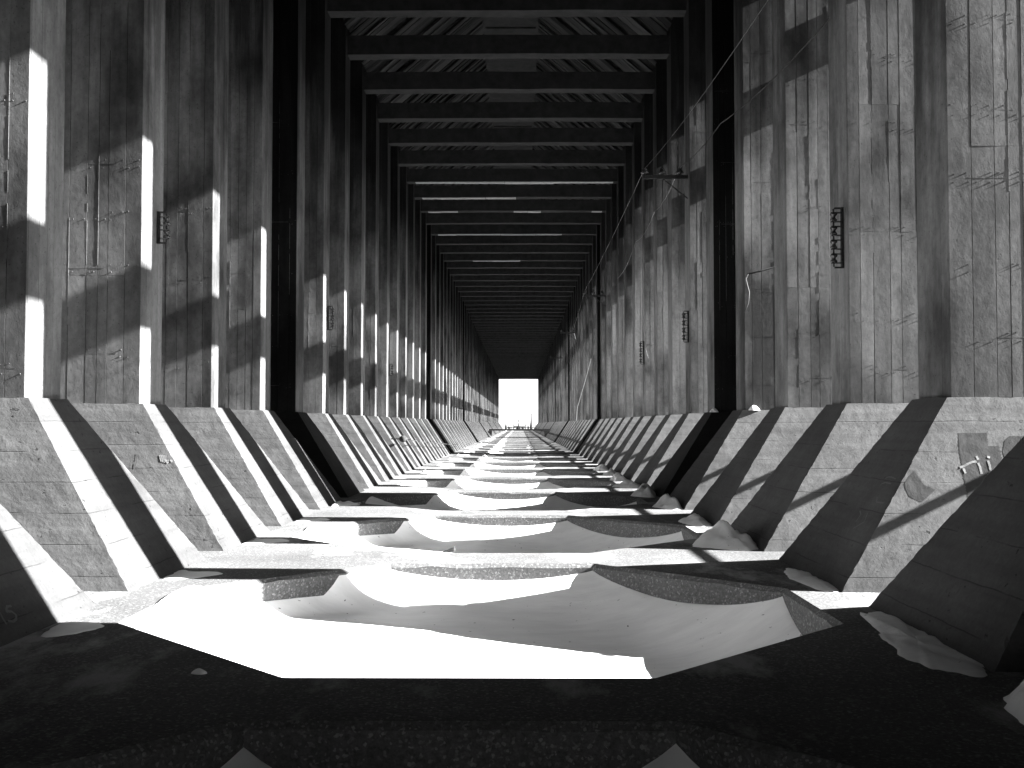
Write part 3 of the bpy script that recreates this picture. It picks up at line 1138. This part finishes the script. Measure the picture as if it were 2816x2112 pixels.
root = empty('barrier', (xm, YB, 0))
tag(root, 'long dark barrier beam on two legs across the far end of the floor', 'barrier')
L0 = Vector((xm, YB, 0))
a, c = bp(340, 1355), bp(1610, 1390)
b = MB(); b.box(a.x - xm, c.x - xm, -0.25, 0.25, c.z, a.z)
b.build('beam', M_IRON, root)
for xs in ((300, 340, 405, 390), (1600, 1570, 1480, 1490)):
    p = [bp(xs[0], 1405), bp(xs[1], 1392), bp(xs[2], 1392), bp(xs[3], 1505)]
    b = MB()
    q = [v - L0 for v in p]
    q = [q[0], q[3], q[2], q[1]] if xs[0] < 1000 else [q[0], q[1], q[2], q[3]]
    front = [(v.x, -0.3, v.z) for v in q]; back = [(v.x, 0.3, v.z) for v in q]
    b.face(front); b.face(list(reversed(back)))
    for i in range(4):
        j = (i + 1) % 4
        b.face([front[i], front[j], back[j], back[i]])
    b.build('leg', M_IRON, root, weld=True)
# portal frame
YF = 142.0
root = empty('pipe_portal', bp(970, 1350, YF))
tag(root, 'rectangular dark pipe frame standing upright behind the far barrier', 'frame')
O = bp(970, 1350, YF)
for (x0, y0, x1, y1, nm) in ((850, 1190, 850, 1380, 'post'), (1095, 1190, 1095, 1380, 'post'), (840, 1188, 1102, 1188, 'top_rail'), (850, 1308, 1095, 1308, 'bottom_rail')):
    b = MB(); b.tube([bp(x0, y0, YF) - O, bp(x1, y1, YF) - O], 0.055 if nm != 'bottom_rail' else 0.07, 6)
    b.build(nm, M_IRON, root)
# flared posts
for (x, w0, lab) in ((690, 0.018, 'thinnest flared post at the left behind the far barrier'), (947, 0.03, 'flared post rising through the middle of the far pipe frame'), (1212, 0.10, 'stoutest flared post at the right behind the far barrier')):
    O = bp(x, 1380, YF + 1)
    root = empty('flared_post', O)
    tag(root, lab, 'post', 'flared posts behind the far barrier')
    top = bp(x, 1040, YF + 1).z - O.z
    b = MB(); b.lathe((0, 0, 0), (0, 0, 1), [(0, 0.2 if x != 947 else 0.12), (top * 0.3, 0.1 if x != 1212 else 0.16), (top * 0.5, w0 + 0.03), (top * 0.98, w0)], 8)
    b.build('shaft', M_IRON, root)
    b = MB(); b.lathe((0, 0, top * 0.95), (0, 0, 1), [(0, w0), (0.09, 0.13), (0.12, 0.13)], 8)
    b.build('cap', M_IRON, root)
# low mooring gear silhouettes
r = random.Random(5)
for i, (x, y0, w, h) in enumerate(((690, 1300, 26, 60), (760, 1308, 34, 40), (945, 1300, 60, 50), (1040, 1306, 40, 42), (1150, 1300, 22, 55), (1212, 1300, 30, 60))):
    O = bp(x, 1380, YF + 2)
    ww = w * 0.8 * (YF + 2) / 2396 / 7.542 * 0.7855 * 1.0
    hh = (1380 - y0) / 7.542 * 0.7855 * (YF + 2) / 2396
    b = MB(); b.lathe((0, 0, 0), (0, 0, 1), [(0, ww * 1.3), (hh * 0.5, ww), (hh * 0.75, ww * 0.8), (hh * 0.85, ww * 1.5), (hh, ww * 1.2)], 8)
    o = b.build('bollard', M_IRON); o.location = O
    tag(o, ['squat dark bollard below the leftmost flared post', 'small dark bollard between left post and pipe frame', 'wide dark bollard in the middle of the pipe frame',
            'low dark bollard at the right inside the pipe frame', 'narrow dark bollard between pipe frame and stout post', 'squat dark bollard below the stoutest post'][i], 'bollard', 'bollards behind the far barrier')
root_o = bp(950, 1380, YF + 3)
root = empty('low_railing', root_o)
tag(root, 'faint low railing behind the posts at the far end', 'railing')
b = MB(); b.tube([bp(680, 1255, YF + 3) - root_o, bp(1310, 1255, YF + 3) - root_o], 0.018, 5); b.build('rail', M_IRON, root)
b = MB(); b.tube([bp(680, 1330, YF + 3) - root_o, bp(1310, 1330, YF + 3) - root_o], 0.05, 5); b.build('rail', M_IRON, root)
for x in (680, 745, 808, 1150, 1300):
    b = MB(); b.tube([bp(x, 1235, YF + 3) - root_o, bp(x, 1380, YF + 3) - root_o], 0.025, 5); b.build('post', M_IRON, root)

# ------------------------------------------------------------------ camera
cam = bpy.data.cameras.new('camera')
cam.sensor_width = 36.0
cam.lens = 36.0 * 2396 / 2212
cam.clip_start = 0.05
cam.clip_end = 8000
co = bpy.data.objects.new('camera', cam)
co.location = (0, 0, EYE)
pitch = math.atan((916 - 829.5) / 2396)
yaw = math.atan((1123 - 1106) / 2396)
co.rotation_euler = (math.pi / 2 + pitch, 0, yaw)
COL.objects.link(co)
sc.camera = co

# ------------------------------------------------------------------ light
w = bpy.data.worlds.new('World')
sc.world = w
w.use_nodes = True
nt = w.node_tree
bg = nt.nodes['Background']
sky = nt.nodes.new('ShaderNodeTexSky')
sky.sky_type = 'NISHITA'
sky.sun_disc = False
sky.air_density = 0.6
sky.dust_density = 0.3
sky.sun_elevation = math.asin(-SUN.z)
sky.sun_rotation = math.atan2(-SUN.x, -SUN.y)
bw = nt.nodes.new('ShaderNodeRGBToBW')
nt.links.new(sky.outputs[0], bw.inputs[0])
nt.links.new(bw.outputs[0], bg.inputs[0])
bg.inputs[1].default_value = 0.05
sun = bpy.data.lights.new('sun', 'SUN')
sun.energy = 5.0
sun.angle = R(0.5)
sun.color = (1, 1, 1)
so = bpy.data.objects.new('sun', sun)
so.rotation_euler = SUN.to_track_quat('-Z', 'Y').to_euler()
so.location = (60, 0, 40)
COL.objects.link(so)

vs = sc.view_settings
vs.view_transform = 'Standard'
vs.look = 'None'
vs.exposure = 3.7
vs.gamma = 1.0
sc.display_settings.display_device = 'sRGB'
sc.render.engine = 'CYCLES'
sc.cycles.max_bounces = 6
sc.cycles.diffuse_bounces = 1
sc.cycles.use_denoising = True
